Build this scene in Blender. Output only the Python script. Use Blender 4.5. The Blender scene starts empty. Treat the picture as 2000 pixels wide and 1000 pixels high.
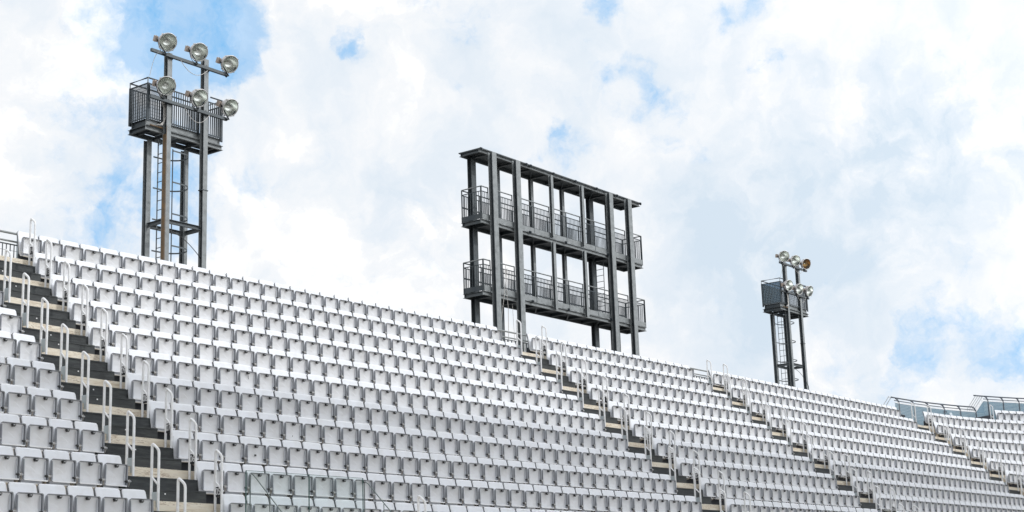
import bpy, math, random
import numpy as np
from mathutils import Vector, Matrix

random.seed(7)
R = math.radians
scn = bpy.context.scene
COL = scn.collection

# ------------------------------------------------------------------ camera
CAM_POS = Vector((-17.657051, -25.104776, -7.400203))
ROT = np.array([[0.605447, -0.795199, -0.033066],      # right
                [0.159778, 0.162142, -0.973746],       # down
                [0.779683, 0.584268, 0.225223]])       # forward
FPX = 2965.92
cam_d = bpy.data.cameras.new('camera')
cam_d.sensor_width = 36.0
cam_d.lens = FPX / 2000 * 36.0
cam_d.clip_start = 0.1
cam_d.clip_end = 6000
cam = bpy.data.objects.new('camera', cam_d)
COL.objects.link(cam)
m = Matrix.Identity(4)
for i in range(3):
    m[i][0] = ROT[0][i]
    m[i][1] = -ROT[1][i]
    m[i][2] = -ROT[2][i]
    m[i][3] = CAM_POS[i]
cam.matrix_world = m
scn.camera = cam


def project(p):
    d = ROT @ (np.array(p) - np.array(CAM_POS))
    return 1000 + FPX * d[0] / d[2], 500 + FPX * d[1] / d[2], d[2]


def pix_dir(x, y):
    d = ROT.T @ np.array([(x - 1000) / FPX, (y - 500) / FPX, 1.0])
    return d / np.linalg.norm(d)


# ------------------------------------------------------------------ light and view
SUN_AZ = R(25)      # the sun stands in front of the stand, a little to the right
SUN_EL = R(36)
sun_dir = Vector((math.sin(SUN_AZ) * math.cos(SUN_EL), -math.cos(SUN_AZ) * math.cos(SUN_EL), math.sin(SUN_EL)))
sd = bpy.data.lights.new('sun', 'SUN')
sd.energy = 1.0
sd.angle = R(3)
sd.color = (1.0, 0.985, 0.965)
sun = bpy.data.objects.new('sun', sd)
COL.objects.link(sun)
sun.rotation_euler = sun_dir.to_track_quat('Z', 'Y').to_euler()
vs = scn.view_settings
vs.view_transform = 'Standard'
vs.look = 'None'
vs.exposure = 0.27
vs.gamma = 1.0
vs.use_curve_mapping = False
scn.cycles.max_bounces = 8
scn.cycles.transparent_max_bounces = 12
scn.cycles.use_denoising = True
scn.cycles.sample_clamp_indirect = 8.0


class NT:
    def __init__(self, nt):
        self.nt = nt
        nt.nodes.clear()

    def n(self, t, **kw):
        nd = self.nt.nodes.new(t)
        for k, v in kw.items():
            setattr(nd, k, v)
        return nd

    def l(self, a, b):
        self.nt.links.new(a, b)

    def math(self, op, a, b=None, c=None, clamp=False):
        nd = self.n('ShaderNodeMath', operation=op, use_clamp=clamp)
        for i, v in enumerate((a, b, c)):
            if v is None:
                continue
            if isinstance(v, (int, float)):
                nd.inputs[i].default_value = v
            else:
                self.l(v, nd.inputs[i])
        return nd.outputs[0]

    def noise(self, vec, scale, detail=4.0, rough=0.5, dist=0.0):
        nd = self.n('ShaderNodeTexNoise')
        nd.inputs['Scale'].default_value = scale
        nd.inputs['Detail'].default_value = detail
        nd.inputs['Roughness'].default_value = rough
        nd.inputs['Distortion'].default_value = dist
        if vec is not None:
            self.l(vec, nd.inputs['Vector'])
        return nd

    def ramp(self, fac, stops, interp='LINEAR'):
        nd = self.n('ShaderNodeValToRGB')
        nd.color_ramp.interpolation = interp
        el = nd.color_ramp.elements
        while len(el) < len(stops):
            el.new(0.5)
        for e, (p, c) in zip(el, stops):
            e.position = p
            e.color = (*c, 1) if len(c) == 3 else c
        self.l(fac, nd.inputs[0])
        return nd.outputs[0]

    def mix(self, fac, a, b, blend='MIX'):
        nd = self.n('ShaderNodeMix', data_type='RGBA', blend_type=blend)
        for sock, v in ((nd.inputs['Factor'], fac), (nd.inputs[6], a), (nd.inputs[7], b)):
            if isinstance(v, (int, float)):
                sock.default_value = v
            elif isinstance(v, tuple):
                sock.default_value = (*v, 1)
            else:
                self.l(v, sock)
        return nd.outputs[2]


# ------------------------------------------------------------------ sky: physical sky seen between broken clouds
world = bpy.data.worlds.new('World')
scn.world = world
world.use_nodes = True
w = NT(world.node_tree)
tc = w.n('ShaderNodeTexCoord')
vec = tc.outputs['Generated']
sky = w.n('ShaderNodeTexSky', sky_type='NISHITA', sun_disc=False)
sky.sun_elevation = SUN_EL
sky.sun_rotation = math.pi - SUN_AZ
sky.air_density = 1.0
sky.dust_density = 0.6
sky.ozone_density = 1.4
# slightly displaced direction so that the cloud edges are ragged
warp = w.noise(vec, 9.0, 7.0, 0.62)
wsub = w.n('ShaderNodeVectorMath', operation='SUBTRACT')
w.l(warp.outputs['Color'], wsub.inputs[0])
wsub.inputs[1].default_value = (0.5, 0.5, 0.5)
wsc = w.n('ShaderNodeVectorMath', operation='SCALE')
w.l(wsub.outputs[0], wsc.inputs[0])
wsc.inputs['Scale'].default_value = 0.085
wadd = w.n('ShaderNodeVectorMath', operation='ADD')
w.l(vec, wadd.inputs[0])
w.l(wsc.outputs[0], wadd.inputs[1])
wn = w.n('ShaderNodeVectorMath', operation='NORMALIZE')
w.l(wadd.outputs[0], wn.inputs[0])
wvec = wn.outputs[0]


def blobs(items):
    """Sum of soft round patches of sky around given directions."""
    acc = None
    for (x, y, rad, amp) in items:
        d = pix_dir(x, y)
        dot = w.n('ShaderNodeVectorMath', operation='DOT_PRODUCT')
        w.l(wvec, dot.inputs[0])
        dot.inputs[1].default_value = tuple(d)
        mr = w.n('ShaderNodeMapRange', interpolation_type='SMOOTHSTEP')
        mr.inputs['From Min'].default_value = math.cos(rad / FPX)
        mr.inputs['From Max'].default_value = 1.0
        mr.inputs['To Min'].default_value = 0.0
        mr.inputs['To Max'].default_value = amp
        w.l(dot.outputs['Value'], mr.inputs['Value'])
        acc = mr.outputs[0] if acc is None else w.math('ADD', acc, mr.outputs[0])
    return acc


gaps = blobs([
    (250, 25, 150, 0.9), (350, 70, 150, 1.2), (450, 60, 130, 0.8), (500, 10, 90, 0.5), (300, 120, 90, 0.5), (215, 60, 90, .5),
    (425, 150, 75, 0.7), (200, 215, 110, 0.35), (260, 330, 120, 0.35), (400, 190, 70, 0.8), (340, 330, 90, 0.5),
    (180, 390, 130, 0.42), (110, 440, 120, 0.45), (350, 420, 90, 0.5), (250, 440, 110, 0.4), (470, 140, 60, 0.5),
    (692, 90, 40, 0.85), (712, 115, 34, 0.6), (1180, 2, 50, 0.9), (1395, 30, 50, 0.75), (1440, 45, 55, 0.8), (1492, 28, 50, 0.75),
    (1180, 155, 50, 0.55), (1240, 125, 50, 0.55), (1225, 180, 70, 0.6), (1275, 205, 60, 0.5), (1310, 180, 50, 0.45), (1492, 158, 42, 0.6),
    (1345, 80, 45, 0.5), (1105, 285, 60, 0.45), (1070, 258, 40, 0.4), (1160, 280, 35, .35),
    (1880, 665, 130, 0.55), (1980, 640, 130, 0.6), (1960, 690, 80, 0.4), (1740, 680, 110, 0.25), (1400, 540, 150, 0.2),
    (1700, 740, 140, 0.2), (220, 330, 300, 0.5), (330, 60, 260, 0.6), (1245, 170, 170, 0.5), (1450, 35, 150, 0.45), (1110, 265, 110, 0.35), (700, 100, 80, 0.4),
    (900, 30, 160, 0.2), (1900, 670, 220, 0.3), (100, 90, 120, 0.2),
    # broken blue elsewhere round the dome
    (-900, 200, 500, 0.8), (3600, -300, 700, 0.8), (600, -1200, 600, 0.9), (2200, -1500, 600, 0.7), (-2500, -1500, 900, .9)])
n1 = w.noise(wvec, 10.0, 10.0, 0.6, 0.1)
n2 = w.noise(wvec, 30.0, 8.0, 0.62, 0.1)
n4 = w.noise(vec, 75.0, 6.0, 0.6, 0.3)
nn = w.math('ADD', w.math('MULTIPLY', n1.outputs['Fac'], 2.4), w.math('MULTIPLY', n2.outputs['Fac'], 2.2))
nn = w.math('ADD', nn, w.math('MULTIPLY', w.math('SUBTRACT', n4.outputs['Fac'], 0.5), 0.9))
thin = w.math('ADD', w.math('MULTIPLY', gaps, 0.70), w.math('SUBTRACT', nn, 2.62))
holes = w.n('ShaderNodeMapRange', interpolation_type='SMOOTHSTEP')
w.l(thin, holes.inputs['Value'])
holes.inputs['From Min'].default_value = 0.0
holes.inputs['From Max'].default_value = 1.15
holes.inputs['To Max'].default_value = 1.0
veil_n = w.noise(wvec, 17.0, 9.0, 0.66, 0.4)
veil = w.n('ShaderNodeMapRange')
w.l(veil_n.outputs['Fac'], veil.inputs['Value'])
veil.inputs['From Min'].default_value = 0.36
veil.inputs['From Max'].default_value = 0.56
veil.inputs['To Min'].default_value = 1.0
veil.inputs['To Max'].default_value = 0.66
hole_f = w.math('MULTIPLY', holes.outputs[0], veil.outputs[0])
# grey undersides of the clouds
greys = blobs([(1440, 400, 200, 0.28), (1620, 370, 260, 0.4), (1360, 480, 180, 0.25), (1850, 330, 260, 0.45), (1790, 200, 170, 0.35),
               (1650, 250, 200, 0.25), (1450, 540, 160, 0.25), (1950, 250, 180, 0.3), (850, 370, 170, 0.25), (760, 430, 150, 0.22),
               (560, 300, 110, 0.1), (1600, 620, 250, 0.35), (1500, 90, 120, 0.12), (80, 300, 140, 0.1)])
n3 = w.noise(wvec, 8.0, 8.0, 0.6, 0.2)
n3b = w.noise(wvec, 22.0, 8.0, 0.6, 0.2)
shade = w.math('ADD', w.math('MULTIPLY', w.math('SUBTRACT', n3.outputs['Fac'], 0.49), 1.6),
               w.math('MULTIPLY', w.math('SUBTRACT', n3b.outputs['Fac'], 0.49), 1.35))
gmod = w.math('MULTIPLY_ADD', w.math('SUBTRACT', n3b.outputs['Fac'], 0.5), 3.0, 0.62)
shade = w.math('ADD', w.math('ADD', shade, 0.17), w.math('MULTIPLY', greys, gmod))
cloud = w.ramp(shade, [(0.0, (8.9, 8.95, 9.0)), (0.13, (7.85, 8.0, 8.2)), (0.42, (6.85, 7.35, 7.9)), (1.0, (5.6, 6.5, 7.4))])
# the blue between the clouds is milky, never deep
blue = w.mix(0.85, sky.outputs[0], (1.9, 4.8, 8.2))
# hazy towards the horizon
final = w.mix(hole_f, cloud, blue)
# clouds are brighter towards the side of the sky where the sun stands (behind the viewer)
sdot = w.n('ShaderNodeVectorMath', operation='DOT_PRODUCT')
w.l(vec, sdot.inputs[0])
sdot.inputs[1].default_value = tuple(sun_dir)
lift = w.math('POWER', w.math('MAXIMUM', sdot.outputs['Value'], 0.0), 2.0)
lift = w.math('MULTIPLY_ADD', lift, 1.15, 1.0)
fin = w.n('ShaderNodeVectorMath', operation='SCALE')
w.l(final, fin.inputs[0])
w.l(lift, fin.inputs['Scale'])
final = fin.outputs[0]
bg = w.n('ShaderNodeBackground')
bg.inputs['Strength'].default_value = 0.1
w.l(final, bg.inputs['Color'])
wo = w.n('ShaderNodeOutputWorld')
w.l(bg.outputs[0], wo.inputs['Surface'])

# ------------------------------------------------------------------ materials
MATS = {}


def mat(name, base, rough=0.5, metal=0.0, spec=0.5, var=0.0, var_scale=6.0, bump=0.0, bump_scale=30.0, dirt=None, dirt_amt=0.0,
        dirt_scale=3.0, stretch=None, rand=0.0, coords='Object', alpha=1.0, trans=0.0):
    mt = bpy.data.materials.new(name)
    mt.use_nodes = True
    t = NT(mt.node_tree)
    tc_ = t.n('ShaderNodeTexCoord')
    v = tc_.outputs[coords]
    if stretch:
        mp = t.n('ShaderNodeMapping')
        mp.inputs['Scale'].default_value = stretch
        t.l(v, mp.inputs['Vector'])
        v = mp.outputs[0]
    if rand:
        ofs = t.n('ShaderNodeObjectInfo')
        cmb = t.n('ShaderNodeVectorMath', operation='SCALE')
        cmb.inputs[0].default_value = (37.0, 91.0, 53.0)
        t.l(ofs.outputs['Random'], cmb.inputs['Scale'])
        av = t.n('ShaderNodeVectorMath', operation='ADD')
        t.l(v, av.inputs[0])
        t.l(cmb.outputs[0], av.inputs[1])
        v = av.outputs[0]
    b = t.n('ShaderNodeBsdfPrincipled')
    col = None
    if var or dirt or rand:
        nz = t.noise(v, var_scale, 6.0, 0.6)
        f = t.math('MULTIPLY_ADD', t.math('SUBTRACT', nz.outputs['Fac'], 0.5), 2 * var, 1.0)
        if rand:
            oi = t.n('ShaderNodeObjectInfo')
            f = t.math('ADD', f, t.math('MULTIPLY', t.math('SUBTRACT', oi.outputs['Random'], 0.5), 2 * rand))
        mul = t.n('ShaderNodeVectorMath', operation='SCALE')
        mul.inputs[0].default_value = base
        t.l(f, mul.inputs['Scale'])
        col = mul.outputs[0]
        if dirt:
            dz = t.noise(v, dirt_scale, 8.0, 0.65, 0.3)
            df = t.ramp(dz.outputs['Fac'], [(0.45, (0, 0, 0)), (0.72, (1, 1, 1))])
            col = t.mix(t.math('MULTIPLY', df, dirt_amt), col, dirt)
        t.l(col, b.inputs['Base Color'])
    else:
        b.inputs['Base Color'].default_value = (*base, 1)
    b.inputs['Roughness'].default_value = rough
    b.inputs['Metallic'].default_value = metal
    b.inputs['Specular IOR Level'].default_value = spec
    b.inputs['Alpha'].default_value = alpha
    b.inputs['Transmission Weight'].default_value = trans
    if bump:
        bz = t.noise(v, bump_scale, 5.0, 0.6)
        bm = t.n('ShaderNodeBump')
        bm.inputs['Strength'].default_value = bump
        bm.inputs['Distance'].default_value = 0.01
        t.l(bz.outputs['Fac'], bm.inputs['Height'])
        t.l(bm.outputs[0], b.inputs['Normal'])
    o = t.n('ShaderNodeOutputMaterial')
    t.l(b.outputs[0], o.inputs[0])
    MATS[name] = mt
    return mt


mat('seat_white', (0.75, 0.768, 0.805), 0.42, var=0.03, var_scale=5, dirt=(0.58, 0.57, 0.54), dirt_amt=0.35, dirt_scale=4.5, rand=0.035)
mat('seat_pan_white', (0.68, 0.692, 0.718), 0.5, var=0.05, var_scale=4, dirt=(0.48, 0.47, 0.45), dirt_amt=0.38, dirt_scale=5, rand=0.06)
mat('seat_rim_shade_grey', (0.18, 0.192, 0.215), 0.5, var=0.08, var_scale=14)  # rim of the pale pan, its shade put into this dark grey
mat('seat_wall_shade_grey', (0.54, 0.56, 0.60), 0.5, var=0.06, var_scale=12)  # inner tray wall, pan white greyed to paint in its shade
mat('latch_black', (0.02, 0.021, 0.023), 0.4)
mat('pin_grey', (0.42, 0.43, 0.44), 0.4, metal=0.3)
mat('bracket_grey', (0.30, 0.28, 0.26), 0.5, var=0.15, var_scale=20)
mat('rail_paint', (0.82, 0.83, 0.845), 0.38, metal=0.0, var=0.06, var_scale=12, dirt=(0.38, 0.34, 0.3), dirt_amt=0.35, dirt_scale=9)
mat('plate_steel', (0.45, 0.51, 0.545), 0.45, metal=0.2, var=0.1, var_scale=8)
mat('sign_black', (0.018, 0.019, 0.025), 0.45)
mat('sign_white', (0.75, 0.76, 0.78), 0.5)
mat('dark_steel', (0.042, 0.054, 0.064), 0.5, metal=0.35, var=0.2, var_scale=3, dirt=(0.10, 0.105, 0.10), dirt_amt=0.5, dirt_scale=2.5)
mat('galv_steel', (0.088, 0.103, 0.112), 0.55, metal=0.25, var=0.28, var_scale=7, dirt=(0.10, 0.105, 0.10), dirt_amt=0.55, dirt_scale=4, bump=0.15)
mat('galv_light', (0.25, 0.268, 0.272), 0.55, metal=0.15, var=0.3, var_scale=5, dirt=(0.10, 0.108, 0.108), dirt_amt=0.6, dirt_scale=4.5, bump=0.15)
mat('rusty_steel', (0.13, 0.085, 0.045), 0.7, metal=0.0, var=0.25, var_scale=6, dirt=(0.26, 0.13, 0.03), dirt_amt=0.7, dirt_scale=5)
mat('lamp_shell', (0.62, 0.60, 0.59), 0.5, metal=0.2, var=0.15, var_scale=8, dirt=(0.3, 0.27, 0.25), dirt_amt=0.5, dirt_scale=6)
mat('lamp_rim', (0.56, 0.55, 0.54), 0.4, metal=0.5, var=0.1, var_scale=9)
mat('reflector', (0.90, 0.93, 0.88), 0.25, metal=1.0)
mat('amber_reflector', (0.40, 0.25, 0.09), 0.3, metal=0.9, var=0.12, var_scale=7)
mat('lamp_glass', (0.5, 0.55, 0.52), 0.03, alpha=0.04, spec=0.6)
mat('bulb_glass', (0.8, 0.8, 0.76), 0.1, spec=0.8)
mat('box_beige', (0.40, 0.33, 0.28), 0.6, var=0.15, var_scale=10)
mat('cable_dark', (0.05, 0.05, 0.055), 0.6)
mat('cable_pale', (0.55, 0.53, 0.5), 0.6)
mat('black_timber', (0.022, 0.026, 0.029), 0.62, var=0.35, var_scale=3, stretch=(1.2, 8, 8), dirt=(0.062, 0.072, 0.07), dirt_amt=0.7,
    dirt_scale=3, coords='Object', bump=0.3, rand=0.3)
mat('fence_post', (0.07, 0.085, 0.11), 0.45, metal=0.3)
mat('asphalt', (0.21, 0.205, 0.195), 0.9, var=0.25, var_scale=0.6, dirt=(0.16, 0.15, 0.14), dirt_amt=0.4, dirt_scale=0.15, bump=0.4, bump_scale=40)
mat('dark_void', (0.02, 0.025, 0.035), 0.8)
mat('pale_tube', (0.72, 0.73, 0.74), 0.4)


def mat_timber():
    mt = bpy.data.materials.new('weathered_board')
    mt.use_nodes = True
    t = NT(mt.node_tree)
    tc_ = t.n('ShaderNodeTexCoord')
    mp = t.n('ShaderNodeMapping')
    mp.inputs['Scale'].default_value = (1.0, 3.0, 9.0)
    t.l(tc_.outputs['Object'], mp.inputs['Vector'])
    v = mp.outputs[0]
    big = t.noise(v, 1.6, 8, 0.65, 0.8)
    col = t.ramp(big.outputs['Fac'], [(0.25, (0.58, 0.48, 0.35)), (0.45, (0.76, 0.68, 0.55)), (0.75, (0.84, 0.79, 0.69))])
    cr = t.noise(v, 2.3, 10, 0.6, 2.2)
    line = t.math('ABSOLUTE', t.math('SUBTRACT', cr.outputs['Fac'], 0.5))
    crack = t.ramp(line, [(0.0, (1, 1, 1)), (0.03, (0, 0, 0))])
    gate = t.noise(v, 0.9, 3, 0.5)
    gt = t.ramp(gate.outputs['Fac'], [(0.42, (0, 0, 0)), (0.54, (1, 1, 1))])
    col = t.mix(t.math('MULTIPLY', t.math('MULTIPLY', crack, gt), 0.85), col, (0.22, 0.11, 0.045))
    st = t.noise(v, 5.0, 5, 0.7)
    sf = t.ramp(st.outputs['Fac'], [(0.6, (0, 0, 0)), (0.75, (1, 1, 1))])
    col = t.mix(t.math('MULTIPLY', sf, 0.5), col, (0.34, 0.19, 0.09))
    b = t.n('ShaderNodeBsdfPrincipled')
    t.l(col, b.inputs['Base Color'])
    b.inputs['Roughness'].default_value = 0.75
    o = t.n('ShaderNodeOutputMaterial')
    t.l(b.outputs[0], o.inputs[0])
    MATS['weathered_board'] = mt


mat_timber()


def mat_glass(name, colr, alpha, rough=0.05, base=(0.5, 0.58, 0.58)):
    mt = bpy.data.materials.new(name)
    mt.use_nodes = True
    t = NT(mt.node_tree)
    tr = t.n('ShaderNodeBsdfTransparent')
    tr.inputs[0].default_value = (*colr, 1)
    gl = t.n('ShaderNodeBsdfPrincipled')
    gl.inputs['Base Color'].default_value = (*base, 1)
    gl.inputs['Roughness'].default_value = rough
    mx = t.n('ShaderNodeMixShader')
    mx.inputs[0].default_value = alpha
    t.l(tr.outputs[0], mx.inputs[1])
    t.l(gl.outputs[0], mx.inputs[2])
    o = t.n('ShaderNodeOutputMaterial')
    t.l(mx.outputs[0], o.inputs[0])
    MATS[name] = mt


mat_glass('clear_glass', (0.94, 0.965, 0.958), 0.01)
mat_glass('mesh_infill', (0.42, 0.52, 0.62), 0.30, 0.6)
mat_glass('screen_glass', (0.46, 0.64, 0.74), 0.40, 0.3, (0.20, 0.33, 0.41))
mat('glass_edge', (0.04, 0.10, 0.095), 0.2)
mat('glass_rail', (0.16, 0.19, 0.185), 0.35, metal=0.5)


# ------------------------------------------------------------------ mesh building
class MB:
    def __init__(self):
        self.v = []
        self.f = []
        self.mi = []
        self.mats = []
        self.smooth = []

    def m(self, name):
        if name not in self.mats:
            self.mats.append(name)
        return self.mats.index(name)

    def add(self, verts, faces, material, smooth=False):
        o = len(self.v)
        self.v += [tuple(p) for p in verts]
        i = self.m(material)
        for f in faces:
            self.f.append(tuple(o + a for a in f))
            self.mi.append(i)
            self.smooth.append(smooth)
        return self

    def box(self, x0, x1, y0, y1, z0, z1, material):
        vs_ = [(x, y, z) for x in (x0, x1) for y in (y0, y1) for z in (z0, z1)]
        fs = [(0, 1, 3, 2), (4, 6, 7, 5), (0, 4, 5, 1), (2, 3, 7, 6), (0, 2, 6, 4), (1, 5, 7, 3)]
        return self.add(vs_, fs, material)

    def beam(self, a, b, wd, ht, material, up=(0, 0, 1)):
        a, b = Vector(a), Vector(b)
        d = (b - a).normalized()
        up = Vector(up)
        if abs(d.dot(up)) > 0.98:
            up = Vector((0, 1, 0))
        s = d.cross(up).normalized()
        u = s.cross(d).normalized()
        vs_ = []
        for p in (a, b):
            for sx, sz in ((-1, -1), (1, -1), (1, 1), (-1, 1)):
                vs_.append(p + s * (sx * wd / 2) + u * (sz * ht / 2))
        fs = [(0, 3, 2, 1), (4, 5, 6, 7), (0, 1, 5, 4), (1, 2, 6, 5), (2, 3, 7, 6), (3, 0, 4, 7)]
        return self.add(vs_, fs, material)

    def hsec(self, cx, y0, y1, wd, z0, z1, material, t=0.016):
        """Vertical H column: flanges face -y and +y, web between."""
        self.box(cx - wd / 2, cx + wd / 2, y0, y0 + t, z0, z1, material)
        self.box(cx - wd / 2, cx + wd / 2, y1 - t, y1, z0, z1, material)
        self.box(cx - t / 2, cx + t / 2, y0 + t, y1 - t, z0, z1, 'dark_steel')  # same steel as the flanges; shade of the recess put into the darker colour
        return self

    def channel_x(self, x0, x1, yf, z0, z1, material, d=0.07, t=0.012, back=1):
        """Channel along x, web recessed behind two flanges that point to -y*back."""
        s = back
        ya, yb = sorted((yf, yf + s * d))
        self.box(x0, x1, ya, yb, z1 - t, z1, material)
        self.box(x0, x1, ya, yb, z0, z0 + t, material)
        wy = sorted((yf + s * (d - t), yf + s * d))
        self.box(x0, x1, wy[0], wy[1], z0 + t, z1 - t, material)
        return self

    def channel_y(self, y0, y1, xf, z0, z1, material, d=0.07, t=0.012, back=1):
        s = back
        xa, xb = sorted((xf, xf + s * d))
        self.box(xa, xb, y0, y1, z1 - t, z1, material)
        self.box(xa, xb, y0, y1, z0, z0 + t, material)
        wx = sorted((xf + s * (d - t), xf + s * d))
        self.box(wx[0], wx[1], y0, y1, z0 + t, z1 - t, material)
        return self

    def tube(self, pts, r, material, seg=8, closed=False):
        pts = [Vector(p) for p in pts]
        n = len(pts)
        rings = []
        prev = None
        for i, p in enumerate(pts):
            if closed:
                d = (pts[(i + 1) % n] - pts[i - 1]).normalized()
            else:
                d = (pts[min(i + 1, n - 1)] - pts[max(i - 1, 0)]).normalized()
            if prev is None:
                a = Vector((0, 0, 1)) if abs(d.z) < 0.9 else Vector((1, 0, 0))
                s = d.cross(a).normalized()
            else:
                s = (prev - d * prev.dot(d)).normalized()
            prev = s
            u = d.cross(s)
            rings.append([p + s * (r * math.cos(2 * math.pi * k / seg)) + u * (r * math.sin(2 * math.pi * k / seg)) for k in range(seg)])
        vs_ = [q for rg in rings for q in rg]
        fs = []
        rng = n if closed else n - 1
        for i in range(rng):
            for k in range(seg):
                a0 = i * seg + k
                a1 = i * seg + (k + 1) % seg
                b0 = ((i + 1) % n) * seg + k
                b1 = ((i + 1) % n) * seg + (k + 1) % seg
                fs.append((a0, a1, b1, b0))
        self.add(vs_, fs, material, True)
        if not closed:
            self.add(rings[0], [tuple(reversed(range(seg)))], material)
            self.add(rings[-1], [tuple(range(seg))], material)
        return self

    def lathe(self, prof, material, seg=28, smooth=True, M=None):
        """prof: (radius, height) pairs about local z, placed by matrix M."""
        vs_ = []
        for (r_, h) in prof:
            for k in range(seg):
                a = 2 * math.pi * k / seg
                vs_.append(Vector((r_ * math.cos(a), r_ * math.sin(a), h)))
        if M is not None:
            vs_ = [M @ p for p in vs_]
        fs = []
        for i in range(len(prof) - 1):
            for k in range(seg):
                fs.append((i * seg + k, i * seg + (k + 1) % seg, (i + 1) * seg + (k + 1) % seg, (i + 1) * seg + k))
        return self.add(vs_, fs, material, smooth)

    def xf(self, M):
        self.v = [tuple(M @ Vector(p)) for p in self.v]
        return self

    def mesh(self, name):
        me = bpy.data.meshes.new(name)
        me.from_pydata(self.v, [], self.f)
        for mm in self.mats:
            me.materials.append(MATS[mm])
        me.polygons.foreach_set('material_index', self.mi)
        me.polygons.foreach_set('use_smooth', self.smooth)
        me.update()
        return me

    def build(self, name, parent=None):
        o = bpy.data.objects.new(name, self.mesh(name))
        COL.objects.link(o)
        if parent is not None:
            o.parent = parent
        return o


def tag(o, label=None, cat=None, group=None, kind=None):
    if label:
        o['label'] = label
    if cat:
        o['category'] = cat
    if group:
        o['group'] = group
    if kind:
        o['kind'] = kind
    return o


def empty(name, loc=(0, 0, 0), rz=0.0):
    o = bpy.data.objects.new(name, None)
    o.empty_display_size = 0.2
    o.location = loc
    o.rotation_euler = (0, 0, rz)
    COL.objects.link(o)
    return o


def copy_tree(o, parent=None):
    c = o.copy()
    COL.objects.link(c)
    c.parent = parent
    for ch in kids.get(o.name, []):
        cc = copy_tree(ch, c)
    kids[c.name] = list(kids_tmp.pop(c.name, []))
    if parent is not None:
        kids_tmp.setdefault(parent.name, []).append(c)
    return c


kids = {}
kids_tmp = {}


def remember(root):
    kids[root.name] = list(root.children)
    for ch in root.children:
        remember(ch)


# ------------------------------------------------------------------ stand layout (z = 0 and y = 0 at the latch of a top-row seat)
DY, DZ = 0.7448, 0.5729            # row depth and rise
FRONT = 0.42                       # latch to the front edge of its own tier
FLOOR = 0.54                       # latch to its tier floor
OX = [0, -.147, -.277, -.413, -.551, -.690, -.820, -.943, -1.075, -1.200, -1.304, -1.43, -1.56]
ANG_A = 0.0749
ARC_C = Vector((43.66, -24.475, 0))
ARC_R = 24.27
BLOCK_X = {'B': 0.0, 'C': 16.873, 'D': 27.149}
BLOCK_N = {'B': 31, 'C': 18, 'D': 31}
A_LAST = -1.9386
E_FIRST = {-1: None, 0: 44.40, 1: 44.12, 2: 43.97, 3: 43.85, 4: 43.70, 5: 43.57, 6: 43.43, 7: 43.30}


def row_pos(block, k, s):
    z = -k * DZ
    if block in BLOCK_X:
        return Vector((BLOCK_X[block] + OX[k] + 0.5 * s, -k * DY, z)), 0.0
    if block == 'A':        # s = 0 is the seat beside the stairs, negative to the left
        x0 = A_LAST - 0.129 * k
        return Vector((x0 + .5 * s * math.cos(ANG_A), -k * DY + .5 * s * math.sin(ANG_A), z)), ANG_A
    # block E on the curve
    Rk = ARC_R - k * DY
    if k == -1:
        a0 = 0.3374
    else:
        a0 = math.asin((E_FIRST[k] - ARC_C.x) / Rk)
    a = a0 + 0.5 * s / Rk
    return Vector((ARC_C.x + Rk * math.sin(a), ARC_C.y + Rk * math.cos(a), z)), -a


def arc_pt(a, r_, z=0.0):
    return Vector((ARC_C.x + r_ * math.sin(a), ARC_C.y + r_ * math.cos(a), z))


# ------------------------------------------------------------------ ground
g = MB()
g.add([(-2500, -2500, -9.75), (2500, -2500, -9.75), (2500, 2500, -9.75), (-2500, 2500, -9.75)], [(0, 1, 2, 3)], 'asphalt')
tag(g.build('ground'), 'grey gravelly ground in front of and behind the stand', kind='structure')

# ------------------------------------------------------------------ unseen roof added behind the viewer so that its shade covers the lower rows
cr = tag(empty('added_shade_roof', (20, -40, -9.75)), 'unseen flat roof on columns added behind the viewer to shade the lower rows', 'roof')
q = MB()
q.box(-110, 160, 6.5, 19.3, 19.75, 20.15, 'pale_tube')
q.build('shade_roof_sheet', cr)
q = MB()
for i in range(18):
    xx = -106 + i * 15
    q.box(xx, xx + 0.5, 7.0, 7.6, 0.0, 19.74, 'galv_steel')
    q.box(xx, xx + 0.3, 7.6, 18.0, 19.15, 19.74, 'galv_steel')
q.build('shade_roof_frame', cr)

# ------------------------------------------------------------------ grandstand
stand = tag(empty('grandstand', (0, 0, -9.75)), 'long stepped grandstand of pale boards curving towards the right', 'grandstand')
GZ = 9.75


def path_pt(u, y, z):
    if u < -1.3:
        d = u + 1.3
        return (-1.3 + d * math.cos(ANG_A) - y * math.sin(ANG_A), d * math.sin(ANG_A) + y * math.cos(ANG_A), z + GZ)
    if u <= 43.66:
        return (u, y, z + GZ)
    a = (u - 43.66) / ARC_R
    p = arc_pt(a, ARC_R + y, z)
    return (p.x, p.y, p.z + GZ)


KMAX = 15
prof = [(0.55, -GZ + 0.0), (0.55, -FLOOR)]
for k in range(0, KMAX + 1):
    yf = -k * DY - FRONT
    prof += [(yf, -k * DZ - FLOOR), (yf, -(k + 1) * DZ - FLOOR if k < KMAX else -GZ)]
us = [-16, -12, -8, -5, -3, -1.3] + [x * 2.0 for x in range(0, 22)] + [43.66] + [43.66 + i * 0.9 for i in range(1, 32)]
tb = MB()
vs_ = []
for u in us:
    for (y, z) in prof:
        vs_.append(path_pt(u, y, z))
n = len(prof)
fs = []
for i in range(len(us) - 1):
    for j in range(1, n - 1):
        fs.append((i * n + j, (i + 1) * n + j, (i + 1) * n + j + 1, i * n + j + 1))
tb.add(vs_, fs, 'weathered_board')
tb.build('terrace', stand)
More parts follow.
